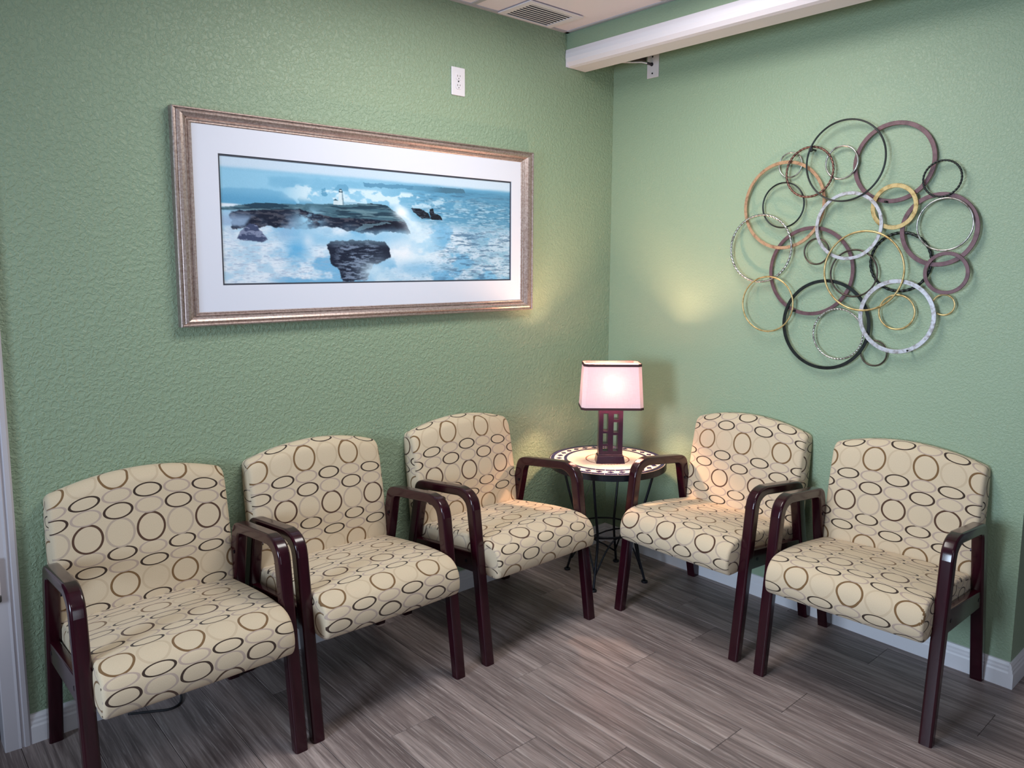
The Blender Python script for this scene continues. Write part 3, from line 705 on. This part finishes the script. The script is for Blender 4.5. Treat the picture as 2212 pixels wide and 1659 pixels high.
# the print: colour attribute computed on a fine grid
def paint():
    NX, NY = 720, 236
    rs = np.random.RandomState(3)
    uu, vv = np.meshgrid(np.linspace(0, 1, NX), np.linspace(0, 1, NY))
    asp = 3.03
    def vnoise(fx, fy, seed):
        r = np.random.RandomState(seed); g = r.rand(int(fy) + 3, int(fx) + 3)
        x = uu * fx; y = vv * fy; xi = x.astype(int); yi = y.astype(int); a = x - xi; b = y - yi
        a = a * a * (3 - 2 * a); b = b * b * (3 - 2 * b)
        return (g[yi, xi] * (1 - a) + g[yi, xi + 1] * a) * (1 - b) + (g[yi + 1, xi] * (1 - a) + g[yi + 1, xi + 1] * a) * b
    def fbm(fx, fy, seed, o=5, gain=0.55):
        s = 0; w = 1; t = 0
        for k in range(o): s = s + w * vnoise(fx * 2 ** k, fy * 2 ** k, seed + k); t += w; w *= gain
        return s / t
    ss = lambda a, b, x: (lambda t: t * t * (3 - 2 * t))(np.clip((x - a) / (b - a), 0, 1))
    img = np.zeros((NY, NX, 3))
    def blend(c, m):
        nonlocal img
        m = np.clip(m, 0, 1)[..., None]; img = img * (1 - m) + np.array(c, float) * m
    n1 = fbm(10, 6, 1); n2 = fbm(26, 16, 11); n3 = fbm(60, 60, 21, 4); nw = fbm(24, 60, 31, 4, 0.6); nf = fbm(60, 110, 41, 4)
    img[:] = (196, 216, 236)
    # sea body
    blend((96, 160, 200), ss(0.075, 0.12, vv + 0.01 * (n2 - .5)))
    blend((74, 128, 164), ss(0.45, 0.9, uu) * ss(0.09, 0.16, vv) * (0.55 + 0.6 * (nw - .3)))
    blend((60, 104, 138), ss(0.50, 0.68, nw) * ss(0.5, 0.75, uu) * ss(0.12, 0.2, vv) * 0.8)
    blend((158, 198, 224), ss(0.46, 0.66, nf * .5 + nw * .5) * ss(0.45, 0.7, uu) * ss(0.14, 0.3, vv) * 0.85)
    def poly(P, soft=0.004, jit=0.010, seed=5):
        # even-odd with jittered coordinates
        jx = (fbm(60, 30, seed, 4) - .5) * jit * 2; jy = (fbm(60, 30, seed + 9, 4) - .5) * jit * 4
        x = uu + jx; y = vv + jy; ins = np.zeros_like(uu, bool); n = len(P)
        for i in range(n):
            x1, y1 = P[i]; x2, y2 = P[(i + 1) % n]
            if y1 == y2: continue
            c = ((y1 > y) != (y2 > y)) & (x < (x2 - x1) * (y - y1) / (y2 - y1) + x1); ins ^= c
        return ins.astype(float)
    def soften(m, k=1):
        for _ in range(k): m = (m + np.roll(m, 1, 0) + np.roll(m, -1, 0) + np.roll(m, 1, 1) + np.roll(m, -1, 1)) / 5
        return m
    # far haze on left + far cliffs
    blend((146, 198, 228), ss(0.07, 0.13, vv + 0.02 * n1) * (1 - ss(0.40, 0.7, uu)) * 0.95)
    blend((112, 172, 208), 0.7 * soften(poly([(0.129, 0.14), (0.27, 0.115), (0.365, 0.12), (0.435, 0.115), (0.455, 0.163), (0.414, 0.198), (0.316, 0.21), (0.136, 0.221)]), 8) * n1 * 1.6)
    blend((96, 160, 200), soften(poly([(0.0, 0.253), (0.06, 0.24), (0.115, 0.237), (0.17, 0.251), (0.205, 0.319), (0.22, 0.37), (0.0, 0.38)], jit=0.006), 3) * (0.5 + 0.5 * ss(0.24, 0.34, vv)))
    blend((86, 146, 184), poly([(0.321, 0.216), (0.341, 0.16), (0.365, 0.155), (0.384, 0.204)], jit=0.004) * 0.5)
    blend((100, 160, 196), poly([(0.285, 0.254), (0.29, 0.2), (0.302, 0.207), (0.306, 0.257)]))
    blend((104, 164, 200), poly([(0.218, 0.329), (0.223, 0.272), (0.241, 0.269), (0.259, 0.322), (0.26, 0.34), (0.215, 0.34)]))
    blend((70, 112, 140), poly([(0.573, 0.154), (0.595, 0.115), (0.705, 0.109), (0.802, 0.109), (0.806, 0.145), (0.713, 0.162), (0.658, 0.158)], jit=0.004) * (0.35 + 0.65 * ss(0.66, 0.72, uu)))
    blend((78, 130, 166), poly([(0.42, 0.125), (0.6, 0.115), (0.6, 0.15), (0.43, 0.16)], jit=0.006) * 0.7)
    # surf band behind the island
    blend((206, 228, 242), ss(0.48, 0.62, n2) * ss(0.17, 0.2, vv) * (1 - ss(0.28, 0.34, vv)) * ss(0.15, 0.25, uu) * (1 - ss(0.55, 0.9, uu)) * 0.95)
    blend((220, 232, 244), ss(0.36, 0.375, vv) * (1 - ss(0.39, 0.40, vv)) * (1 - ss(0.03, 0.07, uu)))
    # foam sea in the lower part
    low = ss(0.40, 0.56, vv + 0.06 * (n1 - .5))
    blend((176, 208, 232), low * (0.45 + 0.55 * (1 - ss(0.55, 0.85, uu))))
    blend((218, 230, 244), low * ss(0.36, 0.58, n2 * .7 + nf * .3) * (1 - 0.5 * ss(0.6, 0.9, uu)))
    blend((98, 166, 212), low * ss(0.52, 0.64, n1) * ss(0.1, 0.2, uu) * 0.8)
    blend((96, 140, 180), low * ss(0.56, 0.76, nf) * (0.25 + 0.6 * ss(0.5, 0.8, uu)))
    blend((64, 100, 136), low * ss(0.54, 0.68, nw) * ss(0.62, 0.8, uu) * 0.7)
    blend((168, 186, 212), low * ss(0.50, 0.7, nf) * (1 - ss(0.2, 0.4, uu)) * ss(0.6, 0.7, vv) * 0.5)
    # island
    cliff = poly([(0.025, 0.425), (0.113, 0.4), (0.204, 0.374), (0.268, 0.409), (0.338, 0.441), (0.413, 0.436), (0.506, 0.438), (0.566, 0.438), (0.585, 0.548), (0.576, 0.577), (0.516, 0.533), (0.463, 0.572), (0.387, 0.552), (0.323, 0.525), (0.295, 0.521), (0.243, 0.552), (0.133, 0.538), (0.029, 0.56)])
    blend((30, 36, 54), soften(cliff)); blend((84, 84, 96), cliff * ss(0.5, 0.62, n3) * 0.7)
    pt = poly([(0.0, 0.404), (0.052, 0.374), (0.174, 0.348), (0.33, 0.326), (0.465, 0.299), (0.507, 0.316), (0.55, 0.40), (0.566, 0.45), (0.49, 0.444), (0.413, 0.44), (0.338, 0.444), (0.268, 0.415), (0.222, 0.384), (0.113, 0.406), (0.003, 0.42)], jit=0.004)
    blend((70, 104, 122), soften(pt)); blend((34, 54, 72), pt * ss(0.5, 0.6, fbm(14, 60, 71, 4)) * 0.8); blend((120, 152, 164), pt * ss(0.55, 0.65, fbm(16, 70, 81, 4)) * 0.6)
    blend((40, 66, 86), poly([(0.06, 0.385), (0.09, 0.355), (0.15, 0.345), (0.19, 0.36), (0.18, 0.378), (0.1, 0.39)], jit=0.003))
    lay2 = poly([(0.40, 0.54), (0.44, 0.47), (0.52, 0.452), (0.572, 0.48), (0.59, 0.56), (0.50, 0.545)], jit=0.006)
    blend((26, 28, 44), lay2); blend((96, 124, 140), poly([(0.39, 0.55), (0.42, 0.49), (0.50, 0.46), (0.52, 0.47), (0.46, 0.50), (0.42, 0.54)], jit=0.006) * 0.8)
    # mist eating the cliff on the left and beneath
    mist = fbm(9, 5, 91, 5)
    blend((150, 178, 212), (1 - ss(0.10, 0.34, uu)) * ss(0.40, 0.50, vv) * (1 - ss(0.6, 0.7, vv)) * ss(0.38, 0.55, mist) * 0.85)
    blend((140, 192, 226), ss(0.46, 0.62, vv + 0.20 * (mist - .5)) * (1 - ss(0.64, 0.72, vv)) * ss(0.12, 0.25, uu) * (1 - ss(0.56, 0.66, uu)) * 0.85)
    blend((150, 200, 230), np.exp(-(((uu - 0.25) / 0.04) ** 2 + ((vv - 0.46) / 0.08) ** 2)) * ss(0.4, 0.6, n2) * 1.2)
    # rocks
    for P in ([(0.589, 0.317), (0.62, 0.319), (0.657, 0.356), (0.668, 0.412), (0.628, 0.41), (0.605, 0.364)], [(0.66, 0.328), (0.675, 0.314), (0.68, 0.36), (0.704, 0.379), (0.713, 0.421), (0.668, 0.419)]):
        r = poly(P, jit=0.005); blend((24, 28, 42), r); blend((70, 80, 100), r * ss(0.55, 0.65, n3) * 0.6)
    # breaking wave
    d = ((uu - 0.555) * 0.75 + (vv - 0.30) * -0.36)
    path_u = np.interp(vv, [0.30, 0.38, 0.46, 0.56, 0.70, 0.78], [0.545, 0.565, 0.60, 0.625, 0.63, 0.60]); wid = np.interp(vv, [0.30, 0.45, 0.6, 0.78], [0.016, 0.035, 0.05, 0.07])
    wv_ = np.exp(-((uu - path_u) / wid) ** 2) * ss(0.29, 0.34, vv) * (1 - ss(0.76, 0.9, vv))
    blend((206, 228, 244), wv_ * (0.5 + 0.9 * n2)); blend((150, 200, 232), wv_ * ss(0.5, 0.62, n1) * 0.7)
    blend((236, 242, 250), np.exp(-(((uu - 0.555) / 0.022) ** 2 + ((vv - 0.365) / 0.05) ** 2)) * 1.1 * (0.5 + n2))
    blend((232, 238, 248), np.exp(-(((uu - 0.56) / 0.06) ** 2 + ((vv - 0.72) / 0.09) ** 2)) * (0.35 + 0.9 * n2))
    blend((104, 174, 220), np.exp(-(((uu - 0.21) / 0.035) ** 2 + ((vv - 0.72) / 0.08) ** 2)) * 1.1 * (0.4 + n2))
    blend((196, 218, 238), np.exp(-(((uu - 0.245) / 0.016) ** 2 + ((vv - 0.64) / 0.05) ** 2)) * (0.5 + n2))
    lr = poly([(0.303, 0.675), (0.312, 0.649), (0.361, 0.633), (0.463, 0.633), (0.5, 0.644), (0.518, 0.747), (0.515, 0.788), (0.455, 0.85), (0.428, 0.985), (0.345, 0.99), (0.338, 0.90), (0.320, 0.85), (0.308, 0.779)])
    blend((34, 40, 58), soften(lr)); blend((120, 136, 162), lr * ss(0.46, 0.64, nf * .5 + n3 * .5) * ss(0.30, 0.36, uu) * (1 - ss(0.44, 0.5, uu)) * 0.9); blend((96, 120, 140), lr * (1 - ss(0.62, 0.70, vv)) * 0.9)
    le = poly([(0.042, 0.642), (0.053, 0.581), (0.078, 0.519), (0.091, 0.518), (0.111, 0.588), (0.125, 0.642), (0.11, 0.662), (0.06, 0.653)], jit=0.005)
    blend((66, 76, 108), soften(le)); blend((140, 150, 180), le * ss(0.48, 0.6, n3) * 0.8)
    blend((190, 218, 238), np.exp(-(((uu - 0.46) / 0.05) ** 2 + ((vv - 0.92) / 0.10) ** 2)) * (0.5 + n2)); blend((120, 180, 222), np.exp(-(((uu - 0.62) / 0.09) ** 2 + ((vv - 0.88) / 0.06) ** 2)) * 0.8 * (0.4 + n2))
    # lighthouse
    blend((150, 190, 214), poly([(0.359, 0.303), (0.401, 0.299), (0.401, 0.315), (0.359, 0.329)], jit=0) * 0.9)
    blend((206, 224, 234), poly([(0.344, 0.218), (0.354, 0.216), (0.359, 0.329), (0.339, 0.332)], jit=0))
    blend((110, 140, 160), poly([(0.352, 0.218), (0.355, 0.218), (0.360, 0.329), (0.354, 0.33)], jit=0) * 0.8)
    blend((200, 218, 228), poly([(0.325, 0.298), (0.34, 0.296), (0.34, 0.332), (0.325, 0.331)], jit=0)); blend((54, 90, 112), poly([(0.324, 0.296), (0.332, 0.28), (0.341, 0.296)], jit=0))
    blend((40, 62, 84), poly([(0.3455, 0.194), (0.352, 0.193), (0.356, 0.222), (0.342, 0.224)], jit=0)); blend((190, 210, 220), poly([(0.346, 0.202), (0.352, 0.202), (0.353, 0.214), (0.345, 0.214)], jit=0))
    return np.clip(img + (rs.rand(NY, NX, 1) - .5) * 6, 0, 255), NX, NY
img, NX, NY = paint()
xs = np.linspace(PX0 - 0.003, PX1 + 0.003, NX); zs = np.linspace(PZ_1 + 0.003, PZ_0 - 0.003, NY)
co = np.zeros((NY, NX, 3)); co[..., 0] = xs[None, :]; co[..., 2] = zs[:, None]; co[..., 1] = -0.0070
idx = np.arange(NX * NY).reshape(NY, NX)
fc = np.stack([idx[:-1, :-1], idx[1:, :-1], idx[1:, 1:], idx[:-1, 1:]], -1).reshape(-1, 4)
me = bpy.data.meshes.new('print'); me.vertices.add(NX * NY); me.vertices.foreach_set('co', co.ravel())
me.loops.add(len(fc) * 4); me.loops.foreach_set('vertex_index', fc.ravel()); me.polygons.add(len(fc))
me.polygons.foreach_set('loop_start', np.arange(len(fc)) * 4); me.update(calc_edges=True)
ca = me.color_attributes.new('ink', 'FLOAT_COLOR', 'POINT')
sr = img / 255.0; ln = np.where(sr > 0.04045, ((sr + 0.055) / 1.055) ** 2.4, sr / 12.92)
ca.data.foreach_set('color', np.concatenate([ln, np.ones((NY, NX, 1))], -1).ravel())
m = NT('seascape_print'); at_ = m.n('ShaderNodeAttribute', attribute_name='ink'); m.set(Base_Color=at_.outputs['Color'], Roughness=0.25)
me.materials.append(m.m); po = bpy.data.objects.new('print', me); COL.objects.link(po); po.parent = pf

# ------------------------------------------------------------------ ring sculpture
def metal(name, dark, light, rough=0.35, met=0.7, sc=40):
    m = NT(name); n1 = m.noise(m.n('ShaderNodeTexCoord').outputs['Object'], sc, 4, 0.65)
    m.set(Base_Color=m.ramp(n1, [(0.33, dark), (0.55, light)]), Metallic=met, Roughness=rough); return m.m
RM = {'black': metal('ring_black', lin(18, 22, 22), lin(34, 38, 38), 0.35, 0.4), 'brown': metal('ring_brown', lin(84, 58, 64), lin(104, 76, 82), 0.45, 0.25),
      'silver': metal('ring_silver', lin(120, 108, 104), lin(190, 190, 186), 0.28, 0.85), 'bronze': metal('ring_bronze', lin(150, 108, 86), lin(198, 158, 124), 0.38, 0.55),
      'gold': metal('ring_gold', lin(150, 122, 70), lin(206, 180, 128), 0.35, 0.6), 'white': metal('ring_whitewash', lin(140, 132, 130), lin(190, 190, 198), 0.4, 0.45, 60),
      'dark': metal('ring_dark_brown', lin(52, 42, 40), lin(84, 74, 66), 0.35, 0.6), 'copper': metal('ring_copper_dark', lin(70, 44, 42), lin(120, 86, 76), 0.35, 0.6)}
rings = [  # dist from wall, y, z, outer r, kind, width, colour
 (0.0430, -1.2732, 1.9619, 0.1645, 'dbl', 0.0050, 'black', 'large thin black ring at the top'), (0.016, -1.4539, 1.9408, 0.1567, 'flat', 0.0115, 'brown', 'large flat brown ring at the top right'),
 (0.016, -1.0246, 1.9694, 0.0555, 'round', 0.0045, 'silver', None), (0.032, -1.1202, 1.9307, 0.1076, 'twist', 0.0070, 'copper', 'twisted copper-brown ring'),
 (0.0240, -1.2520, 1.9581, 0.0697, 'round', 0.0055, 'silver', None), (0.0215, -1.0034, 1.7995, 0.1899, 'flat', 0.0095, 'bronze', 'large flat bronze ring on the left'),
 (0.024, -1.0034, 1.7996, 0.0991, 'dbl', 0.0045, 'black', None), (0.0320, -1.6382, 1.8634, 0.0700, 'twist', 0.0055, 'black', 'twisted black ring on the right'),
 (0.0300, -1.4720, 1.7697, 0.0887, 'flat', 0.0115, 'gold', 'flat gold ring'), (0.024, -1.6355, 1.6768, 0.1381, 'flat', 0.0115, 'brown', 'large flat brown ring on the right'),
 (0.032, -1.6572, 1.6950, 0.0996, 'round', 0.0050, 'silver', None), (0.0365, -1.2992, 1.7009, 0.1380, 'flat', 0.0095, 'white', 'flat whitewashed ring in the centre'),
 (0.032, -0.9080, 1.6144, 0.1527, 'twist', 0.0072, 'silver', 'twisted silver ring at the left edge'), (0.016, -1.1378, 1.5168, 0.1894, 'flat', 0.0105, 'brown', 'large flat brown ring lower left'),
 (0.024, -1.1652, 1.5994, 0.0570, 'round', 0.0050, 'dark', None), (0.0448, -1.3726, 1.5199, 0.1620, 'round', 0.0055, 'gold', 'large thin gold ring in front'),
 (0.0300, -1.3292, 1.5100, 0.0982, 'round', 0.0050, 'dark', None), (0.0150, -1.5022, 1.5561, 0.1191, 'twist', 0.0085, 'black', 'thick twisted black ring'),
 (0.0368, -1.5080, 1.3442, 0.1457, 'flat', 0.0115, 'white', 'flat whitewashed ring at the lower right'), (0.032, -1.6745, 1.5157, 0.0797, 'flat', 0.0095, 'brown', None),
 (0.040, -0.9585, 1.3692, 0.1248, 'round', 0.0048, 'gold', 'thin gold ring at the lower left'), (0.024, -1.2175, 1.2933, 0.1903, 'flat', 0.0095, 'black', 'large flat black ring at the bottom'),
 (0.0300, -1.2772, 1.2583, 0.1079, 'twist', 0.0055, 'silver', 'twisted silver ring at the bottom'), (0.0265, -1.5053, 1.3607, 0.0710, 'round', 0.0052, 'gold', None),
 (0.024, -1.6709, 1.3966, 0.0417, 'round', 0.0046, 'gold', None), (0.016, -1.4226, 1.1909, 0.0546, 'round', 0.0048, 'dark', None)]
SC = (0.0, -1.33, 1.60)
rg = empty('ring_sculpture', SC, 0, 'metal wall sculpture of overlapping black, brown, gold and silver rings on right wall', 'wall art')
def swept_ring(y, z, x, r, sect, mat, seg, twist=0, label=None):
    """sect: function(i-th angle)-> list of (radial, depth) offsets"""
    V = []; F = []; n = len(sect(0))
    for k in range(seg):
        a = 2 * PI * k / seg
        for (rr, dd) in sect(a):
            V.append((x + dd - SC[0], y + (r + rr) * math.cos(a) - SC[1], z + (r + rr) * math.sin(a) - SC[2]))
    for k in range(seg):
        j = (k + 1) % seg
        for i in range(n): F.append((k * n + i, k * n + (i + 1) % n, j * n + (i + 1) % n, j * n + i))
    o = add_obj('ring', V, F, mat, rg, smooth=True)
    if label: o['label'] = label
    return o
for (dw, y, z, r, kind, w, colr, lb) in rings:
    w *= 1.42
    mat = RM[colr]
    if kind == 'flat':
        b_ = 0.0008; t_ = 0.0026
        pts = [(-w / 2 + b_, -t_), (w / 2 - b_, -t_), (w / 2, -t_ + b_), (w / 2, t_ - b_), (w / 2 - b_, t_), (-w / 2 + b_, t_), (-w / 2, t_ - b_), (-w / 2, -t_ + b_)]
        o = swept_ring(y, z, -dw, r - w / 2, lambda a, p=pts: p, mat, 96, label=lb)
        for p in o.data.polygons: p.use_smooth = False
    elif kind == 'round':
        pts = [(w / 2 * math.cos(t), w / 2 * math.sin(t)) for t in np.linspace(0, 2 * PI, 9)[:-1]]
        swept_ring(y, z, -dw, r - w / 2, lambda a, p=pts: p, mat, 72, label=lb)
    elif kind == 'dbl':
        pts = [(w / 2 * math.cos(t) * (1 if True else 1) , 0.7 * w / 2 * math.sin(t)) for t in np.linspace(0, 2 * PI, 9)[:-1]]
        pts = [(-w / 2, 0.0012), (-w / 2, -0.0014), (-w * .38, -0.0026), (-w * .14, -0.0024), (0, -0.0012), (w * .14, -0.0024), (w * .38, -0.0026), (w / 2, -0.0014), (w / 2, 0.0012), (0, 0.0026)]
        swept_ring(y, z, -dw, r - w / 2, lambda a, p=pts: p, mat, 96, label=lb)
    else:
        cyc = max(14, int(round(2 * PI * r / (w * 3.4))))
        def sect(a, w=w, cyc=cyc):
            out = []
            for t in np.linspace(0, 2 * PI, 13)[:-1]:
                ph = t + a * cyc
                rad = w / 2 * (0.60 + 0.45 * abs(math.cos(ph)) ** 0.9)
                out.append((rad * math.cos(t), rad * math.sin(t)))
            return out
        swept_ring(y, z, -dw, r - w / 2, sect, mat, cyc * 12, label=lb)
# stand-offs that hold the sculpture on the wall
for (y, z) in ((-1.126, 2.022), (-1.44, 1.79), (-1.08, 1.345), (-1.56, 1.215)):
    tube('standoff', [(-0.040 - SC[0], y - SC[1], z - SC[2]), (-0.001 - SC[0], y - SC[1], z - SC[2])], 0.004, RM['black'], rg, 10)
cyl('hook', (-0.044 - SC[0], -1.126 - SC[1], 2.020 - SC[2]), 0.009, 0.010, 'x', RM['black'], rg, 16, bevel=0.002)
